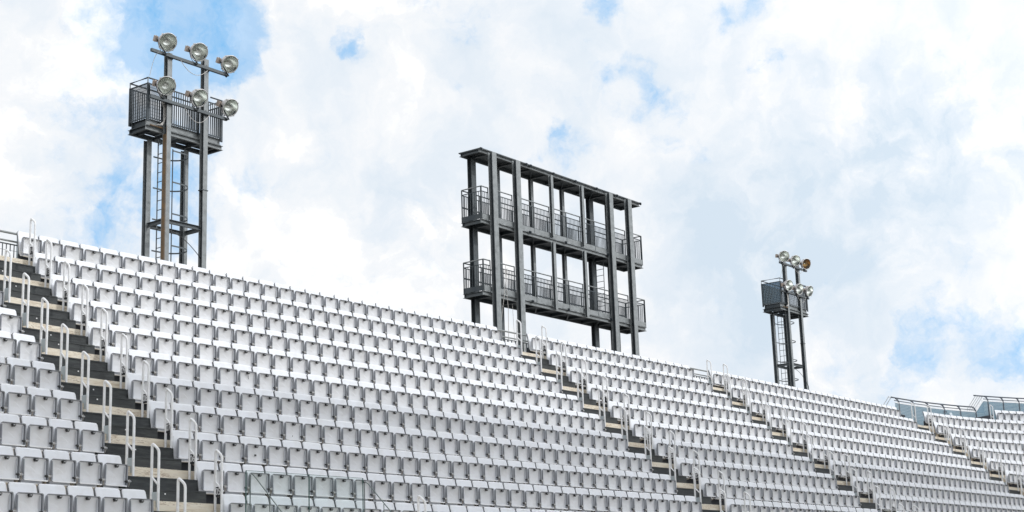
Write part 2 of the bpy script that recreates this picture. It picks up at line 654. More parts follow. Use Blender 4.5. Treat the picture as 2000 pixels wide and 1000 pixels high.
# raised extra tier at the right-hand bend
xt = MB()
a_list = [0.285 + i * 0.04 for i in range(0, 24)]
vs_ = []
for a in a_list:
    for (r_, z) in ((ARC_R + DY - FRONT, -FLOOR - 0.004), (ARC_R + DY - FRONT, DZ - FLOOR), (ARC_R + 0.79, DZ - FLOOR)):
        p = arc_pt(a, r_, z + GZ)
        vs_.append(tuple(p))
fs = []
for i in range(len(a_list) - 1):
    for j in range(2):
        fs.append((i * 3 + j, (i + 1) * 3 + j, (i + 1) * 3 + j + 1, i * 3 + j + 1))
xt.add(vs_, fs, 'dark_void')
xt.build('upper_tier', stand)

# added dark bars behind each seat row, standing in for shade in the gaps
for blk_ in 'ABCD':
    for k in range(0, 12):
        last = {'A': 8, 'B': 30, 'C': 17, 'D': 30}[blk_]
        pa, rz_ = row_pos(blk_, k, -last if blk_ == 'A' else 0)
        pb, _r = row_pos(blk_, k, 0 if blk_ == 'A' else last)
        dv = (pb - pa).normalized()
        nv_ = Vector((-dv.y, dv.x, 0))
        if blk_ == 'B' and k == 11:
            pa = pa + dv * 4.6
        q = MB()
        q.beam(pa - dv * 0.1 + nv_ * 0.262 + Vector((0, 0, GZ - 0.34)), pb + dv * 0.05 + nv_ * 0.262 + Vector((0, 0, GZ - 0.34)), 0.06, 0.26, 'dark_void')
        q.build('gap_shade_bar', stand)
for k in range(-1, 8):  # same added shade bars round the bend
    q = MB()
    for s_ in range(1, 21, 2):
        pa, _r = row_pos('E', k, s_)
        pb, _r = row_pos('E', k, s_ + 2)
        rad = (pa - Vector((ARC_C.x, ARC_C.y, pa.z))).normalized()
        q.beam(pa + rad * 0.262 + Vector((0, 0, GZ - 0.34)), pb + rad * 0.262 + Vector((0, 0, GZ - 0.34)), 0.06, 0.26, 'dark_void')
    q.build('gap_shade_bar', stand)
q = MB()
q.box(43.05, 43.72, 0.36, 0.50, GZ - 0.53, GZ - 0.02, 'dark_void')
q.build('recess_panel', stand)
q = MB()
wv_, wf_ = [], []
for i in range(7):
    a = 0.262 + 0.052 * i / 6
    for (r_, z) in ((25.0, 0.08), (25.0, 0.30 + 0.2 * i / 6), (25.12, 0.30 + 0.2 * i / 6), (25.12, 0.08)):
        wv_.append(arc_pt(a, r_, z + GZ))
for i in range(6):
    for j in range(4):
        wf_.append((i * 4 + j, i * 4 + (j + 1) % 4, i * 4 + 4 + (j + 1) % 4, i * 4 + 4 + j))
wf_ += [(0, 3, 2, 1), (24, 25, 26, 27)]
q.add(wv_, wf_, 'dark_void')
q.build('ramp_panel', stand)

# aisles: name -> (left edge x, right edge x) of the stairs at the front edge of row k
AISLES = [('first', lambda k: (row_pos('A', k, 0)[0].x + 0.0, row_pos('B', k, 0)[0].x - 0.37)),
          ('second', lambda k: (row_pos('B', k, 30)[0].x + 0.0, row_pos('C', k, 0)[0].x - 0.37)),
          ('third', lambda k: (row_pos('C', k, 17)[0].x + 0.0, row_pos('D', k, 0)[0].x - 0.37)),
          ('fourth', lambda k: (row_pos('D', k, 30)[0].x + 0.0, 43.75 - 0.13 * k))]
for ai, (nm, fn) in enumerate(AISLES):
    for k in range(0, 11):
        x0, x1 = fn(k)
        yf = -k * DY - FRONT
        zf = -k * DZ - FLOOR + GZ
        for j in (1, 2):
            s = MB()
            xo = 0.002 * j
            ztop = zf - (0.165, 0.365)[j - 1]
            zbot = zf - DZ + 0.003
            y0 = yf - 0.25 * j
            y1 = yf - 0.003 if j == 1 else yf - 0.25
            s.box(x0 + xo, x1 - xo - (0.04 if j == 2 else 0), y0, y1, zbot, ztop, 'black_timber')
            # recessed line where two boards of the riser meet
            s.box(x0 + xo + 0.01, x1 - xo - 0.06, y0 - 0.012, y0 - 0.001, ztop - 0.02, ztop + 0.003, 'black_timber')
            if ai == 0 and (k + j) % 2 == 0 or random.random() < 0.2:
                bx = x0 + 0.72 + random.uniform(-.08, .1)
                s.box(bx, bx + 0.022, y0 - 0.008, y0 - 0.0015, ztop - 0.075, ztop - 0.055, 'sign_white')
            s.build('stair_step', stand)


# ------------------------------------------------------------------ seat
def seat_parts():
    back = MB()
    prf = [(0.0, -0.328), (0.035, -0.345), (0.07, -0.335), (0.085, -0.29), (0.095, -0.2), (0.105, -0.08), (0.120, 0.03), (0.138, 0.10),
           (0.150, 0.150), (0.156, 0.176)]
    hw = [0.15, 0.185, 0.20, 0.210, 0.218, 0.225, 0.229, 0.229, 0.226, 0.204]
    cols = [-1, -0.86, -0.45, 0, 0.45, 0.86, 1]
    th = 0.012
    fr, bk = [], []
    for (y, z), h in zip(prf, hw):
        for c in cols:
            cv = 0.016 * (1 - c * c)
            arch = 0.006 * (1 - c * c) if z > 0.14 else 0
            fr.append((c * h, y + cv, z + arch))
            bk.append((c * h, y + cv + th, z + arch))
    nc = len(cols)
    nv = len(fr)
    fs_ = []
    for i in range(len(prf) - 1):
        for j in range(nc - 1):
            a = i * nc + j
            fs_.append((a, a + 1, a + nc + 1, a + nc))
            fs_.append((nv + a, nv + a + nc, nv + a + nc + 1, nv + a + 1))
    for j in range(nc - 1):
        a = (len(prf) - 1) * nc + j
        fs_.append((a, a + 1, nv + a + 1, nv + a))
        fs_.append((j + 1, j, nv + j, nv + j + 1))
    for i in range(len(prf) - 1):
        a = i * nc
        fs_.append((a, a + nc, nv + a + nc, nv + a))
        b = i * nc + nc - 1
        fs_.append((b + nc, b, nv + b, nv + b + nc))
    back.add(fr + bk, fs_, 'seat_white', True)
    # stiffening returns that run down both edges
    for sgn in (-1, 1):
        for i in range(3, len(prf) - 1):
            y0_, z0_ = prf[i]
            y1_, z1_ = prf[i + 1]
            x = sgn * min(hw[i], hw[i + 1])
            xi = x - sgn * 0.01
            vv = [(x, y0_ + .004, z0_), (x, y0_ + 0.045, z0_), (xi, y0_ + 0.045, z0_), (xi, y0_ + .004, z0_),
                  (x, y1_ + .004, z1_), (x, y1_ + 0.045, z1_), (xi, y1_ + 0.045, z1_), (xi, y1_ + .004, z1_)]
            back.add(vv, [(0, 1, 5, 4), (1, 2, 6, 5), (2, 3, 7, 6), (3, 0, 4, 7)], 'seat_rim_shade_grey')

    def rr(w_, h_, rad, y, zc=-0.133, taper=0.0, segs=4):
        pts = []
        for (cx, cz, a0) in ((w_ / 2 - rad, h_ / 2 - rad, 0), (-w_ / 2 + rad, h_ / 2 - rad, 90), (-w_ / 2 + rad, -h_ / 2 + rad, 180), (w_ / 2 - rad, -h_ / 2 + rad, 270)):
            for i in range(segs + 1):
                a = R(a0 + 90 * i / segs)
                x = cx + rad * math.cos(a)
                z = cz + rad * math.sin(a)
                t_ = (z + h_ / 2) / h_
                x *= 1 - taper * max(0, t_)
                yy = y + 0.022 * math.sin(math.pi * min(1, max(0, t_)))
                pts.append((x, yy, zc + z + 0.006 * (1 - (x / (w_ / 2)) ** 2) * (t_ > 0.5)))
        return pts
    W_, H_ = 0.466, 0.328
    pan = MB()
    A = rr(W_ - 0.05, H_ - 0.03, 0.035, 0.030, taper=0.02)
    B = rr(W_, H_, 0.033, -0.022, taper=0.02)
    Cc = rr(W_ - 0.014, H_ - 0.014, 0.026, -0.023, taper=0.02)
    D = rr(W_ - 0.018, H_ - 0.018, 0.024, 0.016, taper=0.02)
    N = len(A)
    mid = (0, 0.012, -0.148)
    gx, gz_ = 8, 8
    gv, gf = [], []
    for a in range(gz_ + 1):
        for b in range(gx + 1):
            fx, fz = 2 * b / gx - 1, a / gz_
            x_ = fx * (W_ - 0.021) / 2 * (1 - 0.02 * fz)
            gv.append((x_, 0.015 + 0.022 * math.sin(math.pi * fz) - 0.003 * (1 - fx * fx), -0.133 + (fz - 0.5) * (H_ - 0.021)))
    for a in range(gz_):
        for b in range(gx):
            q_ = a * (gx + 1) + b
            gf.append((q_, q_ + 1, q_ + gx + 2, q_ + gx + 1))
    pan.add(gv, gf, 'seat_pan_white', True)
    pan.add(Cc + D, [(i, (i + 1) % N, N + (i + 1) % N, N + i) for i in range(N)], 'seat_wall_shade_grey')
    pan.add(A, [tuple(range(N))], 'seat_pan_white')
    # upright ribs inside the tray and the pale front lip along the bottom
    for sx in (-1, 1):
        pan.box(sx * 0.188 - 0.003, sx * 0.188 + 0.003, -0.004, 0.024, -0.275, 0.0, 'seat_wall_shade_grey')
    pan.box(-0.205, 0.205, -0.034, -0.024, -0.300, -0.281, 'seat_white')
    rim = MB()
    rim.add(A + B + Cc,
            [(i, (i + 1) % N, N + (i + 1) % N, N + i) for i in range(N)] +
            [(N + i, N + (i + 1) % N, 2 * N + (i + 1) % N, 2 * N + i) for i in range(N)], 'seat_rim_shade_grey', False)
    latch = MB()
    latch.box(-0.03, 0.03, -0.03, 0.004, -0.012, 0.014, 'latch_black')
    latch.box(-0.021, 0.021, -0.026, 0.004, -0.026, -0.012, 'latch_black')
    latch.box(-0.012, 0.016, -0.034, -0.03, -0.004, 0.006, 'pin_grey')
    pin = MB()
    Mx = Matrix.Translation((0.168, -0.012, -0.220)) @ Matrix.Rotation(R(90), 4, 'Y')
    pin.lathe([(0.0, 0.0), (0.013, 0.0), (0.019, 0.03), (0.02, 0.045)], 'latch_black', 8, M=Mx)
    pin.lathe([(0.02, 0.0452), (0.024, 0.047), (0.022, 0.07), (0.017, 0.075), (0.016, 0.115), (0.0, 0.115)], 'pin_grey', 8, M=Mx)
    br = MB()
    pth = [(-0.012, -0.19), (-0.012, -0.245), (0.0, -0.28), (0.04, -0.32), (0.09, -0.35), (0.16, -0.365)]
    for (p, q) in zip(pth, pth[1:]):
        br.beam((0.25, p[0], p[1]), (0.25, q[0], q[1]), 0.014, 0.026, 'bracket_grey', up=(0, 1, 0.01))
    br.box(0.243, 0.257, 0.09, 0.29, -0.32, -0.26, 'bracket_grey')
    br.box(0.236, 0.264, 0.003, 0.017, -0.335, -0.237, 'latch_black')
    return back, pan, rim, latch, pin, br


back_m, pan_m, rim_m, latch_m, pin_m, br_m = seat_parts()
proto = empty('folding_seat')
back_m.build('backrest', proto)
pan_o = pan_m.build('seat_pan', proto)
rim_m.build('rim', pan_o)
latch_m.build('latch', pan_o)
pin_m.build('hinge_pin', proto)
br_m.build('bracket', proto)
remember(proto)

ORD = ['', 'first', 'second', 'third', 'fourth', 'fifth', 'sixth', 'seventh', 'eighth', 'ninth', 'tenth', 'eleventh', 'twelfth', 'thirteenth',
       'fourteenth', 'fifteenth', 'sixteenth', 'seventeenth', 'eighteenth', 'nineteenth', 'twentieth', 'twenty-first', 'twenty-second',
       'twenty-third', 'twenty-fourth', 'twenty-fifth', 'twenty-sixth', 'twenty-seventh', 'twenty-eighth', 'twenty-ninth', 'thirtieth',
       'thirty-first']
all_seats = []
for blk in 'ABCDE':
    for k in range(-1, 12):
        if blk != 'E' and k < 0:
            continue
        if blk == 'E' and k > 7:
            continue
        cnt = {'A': 9, 'E': 22}.get(blk) or BLOCK_N[blk]
        for s in range(cnt):
            ss = -s if blk == 'A' else s
            if blk == 'B' and k == 11 and s < 9:
                continue
            if blk == 'E' and k == 0 and s == 0:
                continue
            p, rz = row_pos(blk, k, ss)
            x, y, z = project((p.x, p.y, p.z - 0.12))
            if x < -260 or x > 2250 or y > 1110:
                continue
            inside = -8 < x < 2008 and y < 1012
            all_seats.append((1.0 / z ** 2 * (1 if inside else 0.0), blk, k, s, p, rz))
all_seats.sort(key=lambda t_: -t_[0])
front, rest = all_seats[:300], all_seats[300:]
rnd = random.Random(11)
first = True
for (_, blk, k, s, p, rz) in front:
    if first:
        o = proto
        first = False
    else:
        o = copy_tree(proto)
    o.location = p
    o.rotation_euler = (0, 0, rz)
    num = '%02d' % (14 - k)
    if blk == 'A':
        lab = 'white folding seat, %s left of the first stairs, in row %s' % (ORD[s + 1], num)
        grp = 'white folding seats left of the first stairs'
    elif blk == 'B':
        if s <= 15:
            lab = 'white folding seat, %s right of the first stairs, in plate %s row' % (ORD[s + 1], num)
        else:
            lab = 'white folding seat, %s left of the second stairs, in plate %s row' % (ORD[31 - s], num)
        grp = 'white folding seats between the first and second stairs'
    elif blk == 'C':
        lab = 'white folding seat, %s right of the second stairs, in plate %s row' % (ORD[s + 1], num)
        grp = 'white folding seats between the second and third stairs'
    else:
        lab = 'white folding seat, %s right of the third stairs, in plate %s row' % (ORD[s + 1], num)
        grp = 'white folding seats right of the third stairs'
    if blk == 'B' and k == 8 and s == 3:
        lab = 'white folding seat with a small dark square hole in its folded pan'
        h = MB()
        h.box(-0.016, 0.012, 0.0, 0.018, -0.165, -0.135, 'latch_black')
        h.build('square_hole', o)
    for ch in o.children:
        if ch.name.startswith('seat_pan'):
            ch.rotation_euler = (R(rnd.uniform(-1.6, 1.6)), R(rnd.uniform(-0.5, 0.5)), R(rnd.uniform(-0.4, 0.4)))
    if blk == 'B' and (k, s) in ((5, 6), (7, 6)):
        h = MB()
        if k == 5:
            h.beam((0.030, 0.019, -0.035), (0.045, 0.024, -0.115), 0.007, 0.003, 'latch_black', up=(0, 1, 0))
            lab = 'white folding seat with a thin dark upright scratch on its folded pan'
        else:
            h.beam((-0.02, 0.024, -0.255), (0.006, 0.026, -0.205), 0.012, 0.003, 'latch_black', up=(0, 1, 0))
            lab = 'white folding seat with a short dark slanting scuff low on its folded pan'
        h.build('scuff_mark', o)
    tag(o, lab, 'seat', grp)

# every further seat of the same kind as one mass
comb = MB()
for part in (back_m, pan_m, rim_m, latch_m, pin_m, br_m):
    for mm in part.mats:
        comb.m(mm)
    o_ = len(comb.v)
    comb.v += part.v
    comb.f += [tuple(o_ + a for a in f) for f in part.f]
    comb.mi += [comb.m(part.mats[i]) for i in part.mi]
    comb.smooth += part.smooth
V = np.array(comb.v)
big = MB()
big.mats = list(comb.mats)
vv, ff, mi, sm = [], [], [], []
rng = np.random.default_rng(3)
for idx, (_, blk, k, s, p, rz) in enumerate(rest):
    rz = rz + rng.uniform(-0.012, 0.012)
    c_, s_ = math.cos(rz), math.sin(rz)
    Q = V @ np.array([[c_, s_, 0], [-s_, c_, 0], [0, 0, 1]]) + np.array(p) + np.array([0, 0, 0])
    vv.append(Q)
    off = idx * len(V)
    ff += [tuple(off + a for a in f) for f in comb.f]
    mi += comb.mi
    sm += comb.smooth
big.v = [tuple(q) for q in np.concatenate(vv)]
big.f, big.mi, big.smooth = ff, mi, sm
tag(big.build('far_seating'), 'hundreds more white folding seats filling the upper and right-hand rows', 'seating', kind='stuff')


# ------------------------------------------------------------------ step handrails
def hoop_path():
    rad = 0.055
    base, top = -0.73, 0.30
    drop = 0.115
    pts = [(0, 0, base), (0, 0, top - 0.09)]
    y1 = -0.145
    ctrl = [(0, 0, top - 0.09), (0, 0, top), (0, y1, top - drop), (0, y1, top - drop - 0.09)]
    A_, B_, C_, D_ = [Vector(c) for c in ctrl]

    def fil(P, Q, S_, r_):
        a = P + (Q - P).normalized() * ((Q - P).length - r_)
        b = Q + (S_ - Q).normalized() * r_
        out = []
        for i in range(6):
            t_ = i / 5
            out.append((1 - t_) ** 2 * a + 2 * t_ * (1 - t_) * Q + t_ * t_ * b)
        return out
    pts = [Vector((0, 0, base))] + fil(A_, B_, C_, rad * 1.1) + fil(B_, C_, D_, rad) + [Vector((0, y1, base))]
    return pts


def handrail(numbered, digits=''):
    t = empty('step_handrail')
    h = MB()
    h.tube(hoop_path(), 0.0205, 'rail_paint', 8)
    h.box(-0.03, 0.03, -0.03, 0.03, -0.73, -0.722, 'plate_steel')
    h.box(-0.03, 0.03, -0.175, -0.115, -0.73, -0.722, 'plate_steel')
    h.build('hoop', t)
    b = MB()
    b.tube([(0, 0, -0.20), (0, -0.145, -0.335)], 0.015, 'rail_paint', 6)
    b.build('brace', t)
    if numbered:
        p = MB()
        p.box(-0.006, 0.006, -0.13, -0.012, -0.44, -0.285, 'sign_black')
        po = p.build('number_plate', t)
        cu = bpy.data.curves.new('digits', 'FONT')
        cu.body = digits
        cu.size = 0.15
        cu.align_x = 'CENTER'
        cu.align_y = 'CENTER'
        cu.extrude = 0.0015
        cu.space_character = 0.95
        to = bpy.data.objects.new('digits_tmp', cu)
        COL.objects.link(to)
        dg = bpy.context.evaluated_depsgraph_get()
        me = bpy.data.meshes.new_from_object(to.evaluated_get(dg))
        bpy.data.objects.remove(to)
        me.materials.clear()
        me.materials.append(MATS['sign_white'])
        do = bpy.data.objects.new('digits', me)
        COL.objects.link(do)
        # text lies in the yz plane and reads from +y to -y, facing -x
        do.matrix_local = Matrix(((0, 0, -1, -0.008), (-0.80, 0, 0, -0.071), (0, 1.0, 0, -0.362), (0, 0, 0, 1)))
        do.parent = po
        c = MB()
        c.box(0.028, 0.05, -0.155, -0.10, -0.70, -0.50, 'pale_tube')
        c.box(0.05, 0.12, -0.13, -0.115, -0.62, -0.56, 'plate_steel')
        c.build('fixing_plate', t)
    else:
        p = MB()
        p.box(-0.004, 0.004, -0.132, -0.011, -0.66, -0.43, 'plate_steel')
        p.build('side_plate', t)
    return t


plain = handrail(False)
remember(plain)
plain_used = False
sample = {}


def put_rail(numbered, k, loc, rz, label, grp):
    global plain_used
    if numbered:
        d = '%02d' % (14 - k)
        if d in sample:
            o = copy_tree(sample[d])
        else:
            o = handrail(True, d)
            remember(o)
            sample[d] = o
    else:
        if plain_used:
            o = copy_tree(plain)
        else:
            o = plain
            plain_used = True
    o.location = loc
    o.rotation_euler = (0, 0, rz)
    tag(o, label, 'handrail', grp)
    return o


STN = ['first', 'second', 'third', 'fourth']
for ai in range(4):
    lb, rb = 'ABCD'[ai], 'BCDE'[ai]
    for k in range(0, 12):
        last = {'A': 0, 'B': 30, 'C': 17, 'D': 30}[lb]
        if not (lb == 'B' and False):
            p, rz = row_pos(lb, k, last)
            off = Matrix.Rotation(rz, 3, 'Z') @ Vector((0.265 if lb == 'A' else 0.32, -0.47, 0.02))
            q = p + off
            x, y, _z = project(q + Vector((0, 0, 0.3)))
            if x < 2000 and y < 1000 and x > -10:
                put_rail(False, k, q, rz, 'pale hoop handrail with blank plate, left side of the %s stairs, beside row %02d' % (STN[ai], 14 - k),
                         'hoop handrails along the stairs')
        if (rb == 'E' and k > 7) or (rb == 'B' and k > 9):
            continue
        p, rz = row_pos(rb, k, 0)
        off = Matrix.Rotation(rz, 3, 'Z') @ Vector((-0.70 if rb == 'E' else -0.37, -0.47, 0))
        q = p + off
        x, y, _z = project(q + Vector((0, 0, 0.3)))
        if x < 2000 and y < 1000 and x > -10:
            put_rail(True, k, q, rz, 'pale hoop handrail with black number plate %02d on the %s stairs from left' % (14 - k, STN[ai]),
                     'hoop handrails along the stairs')


# ------------------------------------------------------------------ guardrails across the top of each flight of stairs
def guardrail(x0, x1, y, label, dense=True):
    t = empty('guardrail', (x0, y, -FLOOR))
    L = x1 - x0
    z0 = FLOOR
    a = MB()
    a.tube([(0, 0, z0 + 0.165), (L, 0, z0 + 0.165)], 0.024, 'galv_light', 8)
    a.build('top_rail', t)
    a = MB()
    a.tube([(0, 0, z0 + 0.0), (L, 0, z0 + 0.0)], 0.02, 'galv_light', 8)
    a.build('middle_rail', t)
    for xx in (0.0, L):
        b = MB()
        b.box(xx - 0.022, xx + 0.022, -0.022, 0.022, 0, z0 + 0.19, 'plate_steel')
        b.add([(xx - .022, -.022, z0 + .19), (xx + .022, -.022, z0 + .19), (xx + .022, .022, z0 + .19), (xx - .022, .022, z0 + .19), (xx, 0, z0 + .26)],
              [(0, 1, 4), (1, 2, 4), (2, 3, 4), (3, 0, 4)], 'plate_steel')
        b.build('post', t)
    b = MB()
    b.box(0, L, -0.012, 0.012, z0 - 0.075, z0 - 0.055, 'dark_steel')
    nb = int(L / 0.085)
    for i in range(1, nb):
        xx = i * L / nb
        wv = 0.008 if dense else 0.02
        b.box(xx - wv, xx + wv, -0.006, 0.006, 0.02, z0 - 0.075, 'dark_steel' if (dense or i % 2) else 'rail_paint')
    if dense:
        for zz in (0.12, 0.28):
            b.box(0, L, -0.004, 0.004, z0 - 0.075 - zz, z0 - 0.070 - zz, 'dark_steel')
    b.build('bar_panel', t)
    tag(t, label, 'guardrail', 'guardrails at the top of the stairs')


guardrail(-1.75, -0.07, 0.35, 'grey pipe guardrail with dark thin bars across the top of the first stairs')
guardrail(15.35, 16.96, 0.35, 'grey pipe guardrail with broad bars under the big steel frame, atop second stairs', False)
guardrail(25.6, 27.25, 0.35, 'grey pipe guardrail with broad bars across the top of the third stairs', False)


# ------------------------------------------------------------------ floodlights
def floodlight(parent, pos, aim, amber=False, up_cable=True, scale=1.0):
    z = Vector(aim).normalized()
    x = z.cross(Vector((0, 0, 1))).normalized()
    y = x.cross(z) * -1
    x = y.cross(z)
    M = Matrix(((x.x, y.x, z.x, pos[0]), (x.y, y.y, z.y, pos[1]), (x.z, y.z, z.z, pos[2]), (0, 0, 0, 1)))
    S = Matrix.Scale(scale, 4)
    M = M @ S
    hs = MB()
    hs.lathe([(0.0, -0.34), (0.07, -0.34), (0.085, -0.325), (0.09, -0.285), (0.14, -0.275), (0.20, -0.235), (0.245, -0.17), (0.268, -0.10), (0.276, -0.04), (0.280, 0.0)],
             'lamp_shell', 28, M=M)
    hs.lathe([(0.278, 0.0), (0.298, 0.002), (0.302, 0.03), (0.29, 0.04), (0.272, 0.038), (0.270, 0.03)], 'lamp_rim', 28, M=M)
    # clips and little hook on the back of the shell
    for k in range(4):
        a = R(45 + 90 * k)
        q = MB()
        q.box(-0.018, 0.018, -0.012, 0.02, -0.05, 0.045, 'lamp_rim')
        q.xf(M @ Matrix.Rotation(a, 4, 'Z') @ Matrix.Translation((0, 0.295, 0)))
        hs.add(q.v, q.f, 'lamp_rim')
    hk = [M @ Vector(v) for v in ((0.0, 0.20, -0.13), (0.02, 0.30, -0.12), (0.06, 0.33, -0.07), (0.03, 0.27, -0.06), (0.02, 0.255, -0.05))]
    hs.tube(hk, 0.01, 'cable_dark', 5)
    body = hs.build('floodlight', parent)
    rf = MB()
    rf.lathe([(0.0, -0.255), (0.05, -0.25), (0.11, -0.23), (0.17, -0.185), (0.22, -0.115), (0.255, -0.035), (0.268, 0.026)],
             'amber_reflector' if amber else 'reflector', 28, M=M)
    rf.build('reflector', body)
    bl = MB()
    bl.lathe([(0.0, -0.10), (0.025, -0.11), (0.034, -0.14), (0.028, -0.18), (0.02, -0.245)], 'bulb_glass', 12, M=M)
    bl.build('bulb', body)
    gl = MB()
    gl.lathe([(0.0, 0.046), (0.09, 0.044), (0.18, 0.038), (0.268, 0.028)], 'lamp_glass', 28, M=M)
    gl.build('lens', body)
    # gear box on the camera-left side, carried on the yoke
    bx = MB()
    bx.box(-0.055, 0.055, -0.09, 0.09, -0.07, 0.05, 'box_beige')
    side = -1 if (M @ Vector((1, 0, 0)) - M @ Vector((0, 0, 0))).x > 0 else 1
    bx.xf(M @ Matrix.Translation((side * 0.315, 0.0, -0.19)))
    bx.build('gear_box', body)
    yk = MB()
    bar = Vector((pos[0] + 0.0, pos[1] + 0.12, pos[2] - 0.36 * scale))
    for sx in (-1, 1):
        e = M @ Vector((sx * 0.315, 0, -0.06))
        yk.beam(e, bar + Vector((sx * 0.07, 0, 0.0)), 0.05, 0.014, 'dark_steel')
    yk.beam(bar + Vector((-0.07, 0, 0)), bar + Vector((0.07, 0, 0)), 0.05, 0.014, 'dark_steel')
    yk.beam(bar, bar + Vector((0, 0.06, -0.03)), 0.05, 0.04, 'dark_steel')
    yk.build('yoke', body)
    cb = MB()
    s0 = M @ Vector((side * 0.335, -0.11, -0.18))
    e0 = bar + Vector((-0.05, 0.03, 0.0))
    pts = []
    for i in range(7):
        t_ = i / 6
        p = s0.lerp(e0, t_)
        p.z -= 0.10 * math.sin(math.pi * t_)
        pts.append(p)
    cb.tube(pts, 0.009, 'cable_dark', 5)
    cb.build('lead', body)
    return body


def catenary(a, b, sag, n_=12):
    a, b = Vector(a), Vector(b)
    out = []
    for i in range(n_ + 1):
        t_ = i / n_
        p = a.lerp(b, t_)
        p.z -= sag * 4 * t_ * (1 - t_)
        out.append(p)
    return out


def ladder(parent, x, y0, y1, z0, z1, pitch=0.3, material='galv_steel', phase=0.0):
    l = MB()
    l.box(x - 0.02, x + 0.02, y0 - 0.006, y0 + 0.006, z0, z1, material)
    l.box(x - 0.02, x + 0.02, y1 - 0.006, y1 + 0.006, z0, z1, material)
    z = z0 + 0.1 + phase
    while z < z1:
        l.tube([(x, y0, z), (x, y1, z)], 0.013, material, 6)
        z += pitch
    return l.build('ladder', parent)


# ------------------------------------------------------------------ floodlight towers
def tower(X0, lamps, label, finemesh, amber=None, foot=-9.75, rust=False, D_=0.9, dy=0.0):
    """X0 = left edge of the platform; front faces of the legs at y = 9.8."""
    t = empty('floodlight_tower', (X0, 10.0, foot))
    H = -foot                     # local z of world z = 0
    W_ = 3.07
    xl, xr = 0.685, 2.165
    for (cx, y0, y1, top, rusty) in ((xl, dy - 0.20, dy - 0.02, 9.68, rust), (xr, dy - 0.20, dy - 0.02, 9.88, False), (xl, dy + 0.69, dy + 0.87, 7.05, False), (xr, dy + 0.69, dy + 0.87, 7.05, False)):
        l = MB()
        l.hsec(cx, y0, y1, 0.175, 0.0, H + top, 'galv_light')
        if rusty:
            l.box(cx - 0.085, cx - 0.079, y0 + 0.017, y1 - 0.017, 0.2, H + 7.05, 'rusty_steel')
            l.box(cx - 0.087, cx - 0.072, y0 - 0.0025, y0 - 0.0005, 0.2, H + 7.3, 'rusty_steel')
        if y0 < 0.2 and cx > 2:
            l.box(cx - 0.12, cx + 0.12, y0 - 0.008, y1 + 0.008, H + 5.55, H + 5.58, 'dark_steel')
        l.build('leg', t)
    # bracing frame
    for (a, b) in (((xl + .089, dy - 0.11), (xr - .089, dy - 0.11)), ((xl + .089, dy + 0.78), (xr - .089, dy + 0.78))):
        f_ = MB()
        f_.channel_x(a[0], b[0], a[1] - 0.03, H + 4.27, H + 4.40, 'galv_steel', d=0.07)
        f_.build('cross_beam', t)
    for cx in (xl, xr):
        f_ = MB()
        f_.channel_y(dy - 0.018, dy + 0.688, cx - 0.04, H + 4.27, H + 4.40, 'galv_steel', d=0.07)
        f_.build('cross_beam', t)
    # platform: two stacked channel frames, grating floor
    f_ = MB()
    for (z0, z1, ins) in ((7.10, 7.24, 0.0), (7.27, 7.47, 0.045)):
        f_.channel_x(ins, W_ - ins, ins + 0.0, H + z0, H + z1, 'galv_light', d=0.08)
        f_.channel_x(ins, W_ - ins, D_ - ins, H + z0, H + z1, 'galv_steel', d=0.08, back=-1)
        f_.channel_y(ins + 0.081, D_ - ins - 0.081, ins, H + z0, H + z1, 'dark_steel', d=0.08)
        f_.channel_y(ins + 0.081, D_ - ins - 0.081, W_ - ins, H + z0, H + z1, 'dark_steel', d=0.08, back=-1)
    for i in range(5):
        xx = 0.3 + i * 0.62
        f_.box(xx, xx + 0.06, 0.082, D_ - 0.082, H + 7.13, H + 7.22, 'dark_steel')
    for i in range(60):
        xx = 0.13 + i * (W_ - 0.26) / 59
        if 0.95 < xx < 1.75:
            continue
        f_.box(xx - 0.004, xx + 0.004, 0.13, D_ - 0.13, H + 7.275, H + 7.30, 'dark_steel')
    f_.box(0.13, 0.9, 0.13, D_ - 0.13, H + 7.245, H + 7.268, 'dark_steel')
    f_.box(1.8, W_ - 0.13, 0.13, D_ - 0.13, H + 7.245, H + 7.268, 'dark_steel')
    f_.build('platform', t)
    # guard panels
    zb, zt = 7.50, 8.58

    def panel(p0, p1, mesh):
        q = MB()
        p0, p1 = Vector(p0), Vector(p1)
        L = (p1 - p0).length
        d = (p1 - p0).normalized()
        for zz in (zb, zt):
            q.beam(p0 + Vector((0, 0, H + zz)), p1 + Vector((0, 0, H + zz)), 0.03, 0.035, 'dark_steel')
        for e in (p0, p1):
            q.beam(e + Vector((0, 0, H + zb - 0.12)), e + Vector((0, 0, H + zt + 0.02)), 0.045, 0.045, 'dark_steel')
        sp = (0.085 if finemesh else 0.042) if mesh else 0.085
        nb = max(2, int(L / sp))
        for i in range(1, nb):
            c = p0 + d * (L * i / nb)
            q.beam(c + Vector((0, 0, H + zb)), c + Vector((0, 0, H + zt)), 0.013 if mesh else 0.022, 0.013 if mesh else 0.022, 'dark_steel')
        if mesh and finemesh and abs(d.y) > 0.5:
            a_, b_ = min(p0.y, p1.y), max(p0.y, p1.y)
            q.box(p0.x + 0.012, p0.x + 0.016, a_ + 0.02, b_ - 0.02, H + zb, H + zt, 'mesh_infill')
        if mesh:
            nz = 12 if finemesh else 10
            for j in range(1, nz):
                zz = H + zb + (zt - zb) * j / nz
                q.beam(p0 + Vector((0, 0, zz)), p1 + Vector((0, 0, zz)), 0.006, 0.010, 'dark_steel')
            nv = 12 if finemesh else 0
        q.build('guard_panel', t)
    panel((0.03, 0.03, 0), (0.03, D_ - 0.03, 0), True)
    panel((0.08, 0.03, 0), (0.60, 0.03, 0), True)
    panel((0.80, 0.03, 0), (2.06, 0.03, 0), finemesh)
    panel((2.29, 0.03, 0), (W_ - 0.08, 0.03, 0), False)
